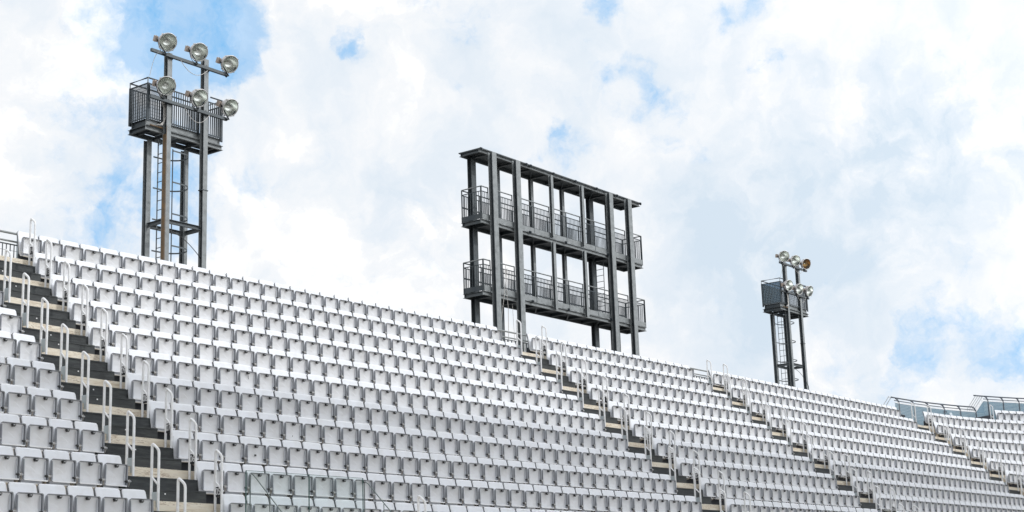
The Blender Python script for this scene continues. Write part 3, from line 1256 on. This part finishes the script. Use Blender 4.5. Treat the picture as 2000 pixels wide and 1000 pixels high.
    panel((0.08, D_ - 0.03, 0), (W_ - 0.08, D_ - 0.03, 0), False)
    panel((W_ - 0.03, 0.04, 0), (W_ - 0.03, D_ - 0.04, 0), False)
    q = MB()
    zr = H + 8.76
    q.tube([(0.45, 0.03, zr), (0.03, 0.03, zr), (0.03, D_ - 0.03, zr), (W_ - 0.03, D_ - 0.03, zr), (W_ - 0.03, 0.03, zr), (2.55, 0.03, zr)], 0.026, 'dark_steel', 8)
    for (x_, y_) in ((0.03, 0.03), (0.03, D_ - 0.03), (W_ - 0.03, D_ - 0.03), (W_ - 0.03, 0.03), (1.5, D_ - 0.03)):
        q.tube([(x_, y_, H + zt), (x_, y_, zr)], 0.018, 'galv_light', 6)
    q.build('handrail', t)
    # ladder and cage
    ladder(t, 1.0, dy + 0.32, dy + 0.66, 0.1, H + 7.2, 0.3)
    cg = MB()
    for zz in [3.62 + 1.0 * i for i in range(-3, 4)]:
        pts = []
        for i in range(13):
            a = -math.pi / 2 + math.pi * i / 12
            pts.append((1.0 + 0.38 * (1 if math.cos(a) > .2 else 0) + 0.50 * math.cos(a), dy + 0.42 + 0.46 * math.sin(a), H + zz))
        for (p, q2) in zip(pts, pts[1:]):
            cg.beam(p, q2, 0.008, 0.045, 'galv_steel')
    for a in (0.0, 0.9):
        xx, yy = 1.38 + 0.50 * math.cos(a) - .008, dy + 0.42 + 0.46 * math.sin(a)
        cg.box(xx - 0.02, xx + 0.02, yy - 0.004, yy + 0.004, H + 0.6, H + 7.0, 'galv_steel')
    cg.build('safety_cage', t)
    # lamp bars
    for zz in (9.555, 8.06):
        b = MB()
        b.box(-0.11, 2.97, dy - 0.30, dy - 0.215, H + zz - 0.05, H + zz + 0.045, 'galv_steel')
        for cx in (xl, xr):
            b.box(cx - 0.10, cx + 0.10, dy - 0.215, dy - 0.203, H + zz - 0.08, H + zz + 0.075, 'dark_steel')
            for dz in (-0.065, 0.06):
                b.tube([(cx - 0.095, dy - 0.216, H + zz + dz), (cx - 0.095, dy - 0.31, H + zz + dz)], 0.008, 'dark_steel', 5)
        b.build('lamp_bar', t)
    for i, (lx, lz, aim) in enumerate(lamps):
        floodlight(t, (lx - X0 - 0.10, dy - 0.45, H + lz), aim, amber=(i == amber))
    # cables
    c = MB()
    c.tube(catenary((0.12, -0.33, H + 9.5), (0.05, -0.02, H + 8.80), -0.18), 0.008, 'cable_pale', 5)
    c.build('cable', t)
    c = MB()
    c.tube(catenary((1.0, -0.32, H + 9.5), (2.1, -0.32, H + 9.45), 0.30), 0.010, 'cable_pale', 5)
    c.build('cable', t)
    c = MB()
    c.tube(catenary((1.2, -0.32, H + 8.0), (2.2, -0.32, H + 8.0), 0.36), 0.008, 'cable_pale', 5)
    c.build('cable', t)
    c = MB()
    for j in range(4):
        px = 0.58 + 0.03 * j
        pts = [Vector((0.30 + .05 * j, -0.03, H + 8.55 - .03 * j)), Vector((0.42 + .04 * j, -0.05, H + 8.3)), Vector((px, -0.06, H + 7.9)), Vector((px + .01, -0.06, H + 7.62)),
               Vector((px - 0.02 * j, -0.08, H + 7.45)), Vector((px - 0.13, -0.08, H + 7.33)), Vector((px - 0.25, -0.06, H + 7.30))]
        c.tube(pts, 0.011, 'cable_pale', 5)
    c.build('cable_bundle', t)
    c = MB()
    c.tube(catenary((0.85, 0.0, H + 4.1), (2.26, -0.05, H + 3.3), -0.17) + [Vector((2.25, -0.05, H + 2.2))], 0.012, 'cable_dark', 5)
    c.build('cable', t)
    for hz in (0.045,):
        l = MB()
        l.tube([(0.1, -0.02, H + 7.255), (0.59, -0.02, H + 7.255)], 0.022, 'rusty_steel', 6)
        l.build('conduit', t)
    tag(t, label, 'floodlight tower', 'floodlight towers behind the stand')
    return t


aim1 = (-0.52, -0.80, -0.30)
t1_lamps = [(11.40, 9.88, (-0.22, -0.82, -0.52)), (12.66, 9.91, (-0.20, -0.86, -0.47)), (13.95, 9.86, (-0.14, -0.84, -0.52)),
            (11.38, 8.46, (-0.36, -0.80, -0.48)), (12.70, 8.40, (-0.02, -0.86, -0.50)), (13.98, 8.40, (-0.04, -0.88, -0.50))]
tower(10.94, t1_lamps, 'tall grey steel floodlight tower on the left with six round floodlights', False, rust=True)
t3_lamps = [(52.42, 9.86, (-0.56, -0.78, -0.28)), (53.72, 9.84, (-0.42, -0.88, -0.24)), (54.95, 9.86, (-0.35, -0.90, -0.30)),
            (52.72, 8.36, (-0.20, -0.95, -0.18)), (53.90, 8.34, (-0.18, -0.94, -0.26)), (55.08, 8.40, (-0.12, -0.95, -0.32))]
tower(52.25, t3_lamps, 'distant steel floodlight tower on the right, one of its six floodlights amber', True, amber=2, D_=1.13, dy=0.16)


# ------------------------------------------------------------------ the big empty screen frame
def frame_tower():
    X0, X1 = 27.34, 38.97
    foot = -9.75
    H = 9.75
    t = empty('scoreboard_gantry', (X0, 10.0, foot))
    L = X1 - X0
    D_ = 1.06
    big_c = [0.62, 2.18, 8.92, 10.42]
    for cx in big_c:
        l = MB()
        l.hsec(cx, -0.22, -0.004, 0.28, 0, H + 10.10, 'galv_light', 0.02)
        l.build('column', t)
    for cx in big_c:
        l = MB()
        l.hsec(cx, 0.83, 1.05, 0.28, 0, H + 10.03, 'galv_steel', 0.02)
        l.build('column', t)
    for cx in (4.62, 6.86):
        for (z0, z1) in ((4.33, 7.165), (7.375, 10.02)):
            l = MB()
            l.hsec(cx, -0.13, -0.004, 0.16, H + z0, H + z1, 'galv_light', 0.014)
            l.build('mullion', t)
            l = MB()
            l.hsec(cx, 0.90, 1.05, 0.16, H + z0, H + z1, 'galv_light', 0.014)
            l.build('mullion', t)

    def deck(z0, z1, name, kick):
        f_ = MB()
        if kick:
            zk = z1 + 0.03
            f_.box(0.02, L - 0.02, 0.018, 0.03, H + zk, H + zk + 0.20, 'galv_light')
            f_.box(0.02, L - 0.02, D_ - 0.03, D_ - 0.018, H + zk, H + zk + 0.20, 'galv_steel')
            f_.box(0.018, 0.03, 0.031, D_ - 0.031, H + zk, H + zk + 0.20, 'dark_steel')
            f_.box(L - 0.03, L - 0.018, 0.031, D_ - 0.031, H + zk, H + zk + 0.20, 'dark_steel')
            # serrated grating edge
            nn_ = 150
            for i in range(nn_):
                xx = 0.05 + i * (L - 0.1) / nn_
                f_.box(xx, xx + 0.03, 0.0, 0.016, H + z1 + 0.002, H + z1 + 0.028, 'galv_light')
            f_.box(0.08, L - 0.08, 0.09, D_ - 0.09, H + z1 - 0.03, H + z1 + 0.002, 'dark_steel')
        else:
            f_.box(-0.02, L + 0.02, -0.035, D_ + 0.02, H + z1 + 0.003, H + z1 + 0.04, 'galv_steel')
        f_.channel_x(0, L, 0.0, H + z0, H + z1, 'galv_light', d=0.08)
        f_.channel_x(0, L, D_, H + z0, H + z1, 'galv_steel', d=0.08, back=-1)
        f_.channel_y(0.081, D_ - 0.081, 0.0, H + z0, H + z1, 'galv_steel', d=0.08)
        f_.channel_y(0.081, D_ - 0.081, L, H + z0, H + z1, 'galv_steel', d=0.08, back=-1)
        xs = [0.6, 2.28, 3.5, 4.62, 5.75, 6.86, 8.0, 9.02, 10.6]
        for xx in xs:
            f_.box(xx - 0.05, xx + 0.05, 0.082, D_ - 0.082, H + z0 + 0.01, H + z1 - 0.032, 'dark_steel')
        for (a, b) in ((0, 1), (2, 3), (4, 5), (6, 7)):
            f_.beam((xs[a] + .05, 0.12, H + z0 + 0.035), (xs[b] - .05, D_ - 0.12, H + z0 + 0.035), 0.05, 0.04, 'dark_steel')
        # clamps left along the front edge
        for xx in ((0.03, 3.0, 3.3, 4.9, 6.5, 8.1, 9.7, 11.6) if not kick else (3.1, 5.6, 8.75, 10.4)):
            f_.box(xx - 0.05, xx + 0.06, -0.05, -0.002, H + z1 - 0.06, H + z1 + 0.05, 'dark_steel')
            f_.tube([(xx, -0.07, H + z1 - 0.05), (xx, -0.07, H + z1 + 0.035)], 0.02, 'dark_steel', 6)
        f_.build(name, t)
    deck(10.03, 10.155, 'roof', False)
    deck(7.17, 7.32, 'deck', True)
    deck(4.315, 4.47, 'deck', True)
    for (zf, zr) in ((7.53, 8.65), (4.68, 5.72)):
        # front rail between the columns
        segs = [(0.03, big_c[0] - .17), (big_c[0] + .17, big_c[1] - .17), (big_c[1] + .17, 4.53), (4.71, 6.77), (6.95, big_c[2] - .17),
                (big_c[2] + .17, big_c[3] - .17), (big_c[3] + .17, L - 0.03)]
        zp = zr - 0.20

        def rail(p0, p1, name, louvre=False):
            q = MB()
            p0, p1 = Vector(p0), Vector(p1)
            d = (p1 - p0)
            LL = d.length
            d = d.normalized()
            q.tube([p0 + Vector((0, 0, H + zr)), p1 + Vector((0, 0, H + zr))], 0.026, 'galv_light' if not louvre else 'galv_steel', 8)
            for zz in (zf, zp):
                q.beam(p0 + Vector((0, 0, H + zz)), p1 + Vector((0, 0, H + zz)), 0.012, 0.035, 'dark_steel')
            nb = max(2, int(LL / 0.095))
            for i in range(nb + 1):
                c = p0 + d * (LL * i / nb)
                q.beam(c + Vector((0, 0, H + zf)), c + Vector((0, 0, H + zp)), 0.017, 0.017, 'dark_steel')
            npst = max(1, round(LL / 1.1))
            for i in range(npst + 1):
                c = p0 + d * (LL * i / npst)
                q.beam(c + Vector((0, 0, H + zf - 0.2)), c + Vector((0, 0, H + zr)), 0.045, 0.014, 'galv_steel', up=d)
            if louvre:
                for zz, hh in ((zf + 0.42, 0.06),):
                    q.beam(p0 + Vector((0, -0.03, H + zz)), p1 + Vector((0, -0.03, H + zz)), 0.012, hh, 'dark_steel')
                i = 0
                xx = 0.5
                while xx < LL - 0.5:
                    wv = 0.34
                    a = p0 + d * xx
                    q.box(a.x, a.x + wv, a.y - 0.06, a.y - 0.045, H + zf - 0.1, H + zf + 0.22, 'dark_steel')
                    xx += 1.22
            q.build(name, t)
        for (a, b) in segs:
            rail((a, 0.03, 0), (b, 0.03, 0), 'railing')
        rail((0.03, 0.06, 0), (0.03, D_ - 0.06, 0), 'railing')
        rail((L - 0.03, 0.06, 0), (L - 0.03, D_ - 0.06, 0), 'railing')
        rail((0.05, D_ - 0.03, 0), (L - 0.05, D_ - 0.03, 0), 'railing', True)
    ladder(t, 37.25 - X0, 0.32, 0.74, 0.3, H + 4.3, 0.27, 'dark_steel')
    ladder(t, 36.2 - X0, 0.32, 0.70, H + 4.5, H + 7.2, 0.27, 'dark_steel')
    c = MB()
    c.tube([Vector((1.35, -0.05, H + 5.7)), Vector((1.25, -0.08, H + 5.0)), Vector((1.12, -0.1, H + 4.4)), Vector((0.98, -0.06, H + 3.6)), Vector((0.9, -0.05, H + 2.9)),
            Vector((0.93, -0.05, H + 3.4))], 0.012, 'cable_pale', 5)
    c.build('cable', t)
    c = MB()
    c.tube([Vector((1.5, 0.0, H + 5.6)), Vector((1.42, 0, H + 4.6)), Vector((1.52, 0.02, H + 4.0)), Vector((1.56, 0.1, H + 2.0)), Vector((1.5, 0.1, H + 1.0))], 0.012, 'cable_pale', 5)
    c.build('cable', t)
    c = MB()
    c.tube([Vector((1.9, 0.1, H + 4.2)), Vector((1.88, 0.0, H + 2.0)), Vector((1.85, 0.0, H + 0.0))], 0.008, 'cable_pale', 5)
    c.build('cable', t)
    tag(t, 'wide two-storey steel frame with railed decks and flat roof behind the stand', 'gantry')


frame_tower()

# ------------------------------------------------------------------ curved screen fence behind the right-hand bend
RF = 25.6
fence = tag(empty('screen_fence', (44.0, 0.6, -FLOOR)), 'curved blue-grey mesh fence with bent posts along the top right of the stand', 'fence')
FZ = FLOOR


def fpt(u, z, dr=0.0):
    """u metres along the fence from the tangent point."""
    if u < 0:
        p = Vector((43.66 + u, ARC_C.y + RF + dr, z))
    else:
        p = arc_pt(u / RF, RF + dr, z)
    return p - Vector((44.0, 0.6, -FLOOR))


def ang(x, y):
    return math.atan2(x - ARC_C.x, y - ARC_C.y) * RF


posts_u = [ang(44.924, 1.094), ang(46.32, .986), ang(47.58, .823), ang(48.821, .599), ang(50.033, .319), ang(51.143, .007)]
hi_u = [ang(52.036, -.284), ang(53.035, -.653), ang(54.017, -1.064), ang(54.99, -1.55), ang(55.95, -2.1), ang(56.9, -2.75)]
for (us_, zt_) in ((posts_u, 0.91), (hi_u, 1.46)):
    for u in us_:
        q = MB()
        pts = [fpt(u, -FLOOR + 0.02 + (zt_ - 0.91)), fpt(u, zt_ - 0.30), fpt(u, zt_ - 0.16, 0.01), fpt(u, zt_ - 0.06, 0.06), fpt(u, zt_ - 0.01, 0.14)]
        for (a, b) in zip(pts, pts[1:]):
            q.beam(a, b, 0.05, 0.05, 'fence_post', up=(0.3, 0.9, 0))
        q.build('post', fence)


def fence_run(u0, u1, zt_, zb_, lead=0.0):
    n_ = max(2, int((u1 - u0) / 0.35))
    U = [u0 + (u1 - u0) * i / n_ for i in range(n_ + 1)]
    q = MB()
    q.tube([fpt(u, zt_, 0.15) for u in ([u0 - lead] if lead else []) + U], 0.03, 'fence_post', 8)
    q.build('top_rail', fence)
    q = MB()
    q.tube([fpt(u, zt_ - 0.155, 0.02) for u in U], 0.02, 'fence_post', 6)
    q.build('middle_rail', fence)
    q = MB()
    for a, b in zip(U, U[1:]):
        q.beam(fpt(a, zt_ - 0.245), fpt(b, zt_ - 0.245), 0.03, 0.045, 'rail_paint')
    q.build('panel_frame', fence)
    q = MB()
    vs_, fs_ = [], []
    for u in U:
        for z, dr in ((zb_, -0.006), (zt_ - 0.265, -0.006), (zt_ - 0.265, 0.006), (zb_, 0.006)):
            vs_.append(fpt(u, z, dr))
    for i in range(n_):
        for j in range(4):
            fs_.append((i * 4 + j, i * 4 + (j + 1) % 4, (i + 1) * 4 + (j + 1) % 4, (i + 1) * 4 + j))
    q.add(vs_, fs_, 'screen_glass')
    q.build('screen_panel', fence)
    q = MB()
    nz_ = int((zt_ - 0.265 - zb_) / 0.062)
    for j in range(nz_ + 1):
        z = zb_ + (zt_ - 0.265 - zb_) * j / max(1, nz_)
        for a, b in zip(U, U[1:]):
            q.beam(fpt(a, z, -0.01), fpt(b, z, -0.01), 0.006, 0.012, 'plate_steel')
    nu = int((u1 - u0) / 0.062)
    for j in range(nu + 1):
        u = u0 + (u1 - u0) * j / nu
        q.beam(fpt(u, zb_, -0.012), fpt(u, zt_ - 0.265, -0.012), 0.012, 0.006, 'plate_steel', up=(0.2, 0.9, 0))
    q.build('mesh_panel', fence)


fence_run(0.9, posts_u[-1], 0.92, -0.50)
fence_run(posts_u[-1] + 0.62, hi_u[-1], 1.47, 0.05, 0.45)
# sloping piece joining the low and the high run
q = MB()
ua, ub = posts_u[-1], posts_u[-1] + 0.62
q.tube([fpt(ua, 0.745, 0.02), fpt(ub, 1.315, 0.02)], 0.022, 'rail_paint', 6)
q.tube([fpt(ua, 0.675, 0.0), fpt(ub, 1.225, 0.0)], 0.022, 'rail_paint', 6)
q.build('sloping_rail', fence)
q = MB()
P = [fpt(ua, -0.52, -.006), fpt(ub, -0.52, -.006), fpt(ub, 1.205, -.006), fpt(ua, 0.655, -.006)]
P2 = [fpt(ua, -0.52, .006), fpt(ub, -0.52, .006), fpt(ub, 1.205, .006), fpt(ua, 0.655, .006)]
q.add(P + P2, [(0, 1, 2, 3), (7, 6, 5, 4), (0, 4, 5, 1), (1, 5, 6, 2), (2, 6, 7, 3), (3, 7, 4, 0)], 'screen_glass')
for j in range(1, 10):
    u = ua + (ub - ua) * j / 10
    q.beam(fpt(u, -0.5, -0.012), fpt(u, 0.655 + 0.55 * j / 10, -0.012), 0.012, 0.006, 'plate_steel', up=(0.2, 0.9, 0))
for j in range(0, 18):
    z = -0.45 + j * 0.062 * 1.0
    q.beam(fpt(ua, z, -0.01), fpt(ub, z, -0.01), 0.006, 0.012, 'plate_steel')
q.build('screen_panel', fence)


def stair_rail(u, ztop, nrail, label, run=2.6):
    """Pale sloping rails of the stairs that climb behind the fence."""
    p0 = fpt(u, ztop) + Vector((44.0, 0.6, -FLOOR))
    t = empty('stair_rail', (p0.x, p0.y, p0.z - ztop - FLOOR))
    zz = ztop + FLOOR
    for j in range(nrail):
        q = MB()
        a = Vector((0.12 + 0.27 * j, 0.25, zz))
        b = a + Vector((-0.12, 0.42, -0.60))
        q.tube([b + Vector((0, 0, -zz + 0.62)), b, a], 0.018, 'pale_tube', 6)
        q.build('rail', t)
    q = MB()
    q.tube([(0.10, 0.25, zz), (0.12 + 0.27 * (nrail - 1), 0.25, zz)], 0.018, 'pale_tube', 6)
    q.build('top_bar', t)
    tag(t, label, 'stair rail', 'pale stair rails behind the curved fence')


stair_rail(0.75, 0.95, 2, 'pale sloping stair rails at the left end of the curved mesh fence')
stair_rail(posts_u[-1] + 0.45, 1.52, 4, 'pale sloping stair rails behind the step in the curved mesh fence')

# small round lamp hung on the third fence post
rl = MB()
pp = fpt(posts_u[3], 0.36, -0.14) + Vector((44.0, 0.6, -FLOOR))
rl.lathe([(0.0, 0), (0.13, 0.0), (0.16, 0.03), (0.16, 0.09), (0.0, 0.10)], 'plate_steel', 16,
         M=Matrix.Translation((0.25, -0.0, 0.0)) @ Matrix.Rotation(R(90), 4, 'X'))
rl.tube([(0.25, 0.1, 0.13), (0.12, 0.1, 0.24), (-0.1, 0.05, 0.2), (-0.18, 0.05, 0.05), (-0.12, 0.05, -0.08), (-0.02, 0.08, -0.25)], 0.018, 'fence_post', 6)
ro = rl.build('hose_coil')
ro.location = pp
tag(ro, 'small round grey fitting with looped hose on a post of the curved fence', 'wall fitting')

# hoop with dark sign at the start of the extra top row
p, rz = row_pos('E', -1, 0)
q0 = p + Matrix.Rotation(rz, 3, 'Z') @ Vector((-1.30, -0.47, 0))
o = handrail(False)
o.location = q0
o.rotation_euler = (0, 0, rz)
sg = MB()
sg.box(-0.012, 0.0, -0.16, 0.02, -0.64, -0.44, 'sign_black')
sg.build('dark_plate', o)
tag(o, 'pale hoop handrail with small dark plate at the raised last row under the fence', 'handrail', 'hoop handrails along the stairs')

# ------------------------------------------------------------------ glass balustrade low in the foreground
GY = -8.9
gb = tag(empty('glass_balustrade', (-1.3, GY, -6.9)), 'clear glass balustrade with thin dark edges in front of the lowest rows', 'glass balustrade')
gz = 6.9 - 5.372


def glass(x0, x1, name='glass_panel'):
    q = MB()
    q.box(x0, x1, -0.008, 0.008, 0.0, gz, 'clear_glass')
    q.build(name, gb)


glass(-1.238, 0.026)
glass(0.038, 1.20)
for xx, wv in ((-1.243, 0.008), (0.026, 0.006), (1.205, 0.004)):
    q = MB()
    q.box(xx - wv / 2, xx + wv / 2, -0.009, 0.009, 0.0, gz, 'glass_edge')
    q.build('glass_edge', gb)
q = MB()
q.box(-1.24, 1.2, -0.0095, 0.0095, gz, gz + 0.004, 'glass_edge')
q.build('top_edge', gb)
for xx, zz in ((-1.16, gz - 0.045), (1.24, gz - 0.06)):
    q = MB()
    q.tube([(xx, 0.0, 0), (xx, 0.0, zz - 0.02), (xx, -0.03, zz), (xx, -0.08, zz - 0.03), (xx, -0.66, zz - 0.60), (xx, -1.4, zz - 1.25)], 0.0085, 'glass_rail', 8)
    q.tube([(xx, -0.40, zz - 0.36), (xx, -0.40, 0)], 0.007, 'glass_rail', 6)
    q.build('stair_handrail', gb)

# the bright hoop rail to the right of it
o = handrail(False)
o.location = (1.22, GY, -5.58 - 0.30)
tag(o, 'white hoop handrail standing alone right of the glass balustrade', 'handrail', 'hoop handrails along the stairs')
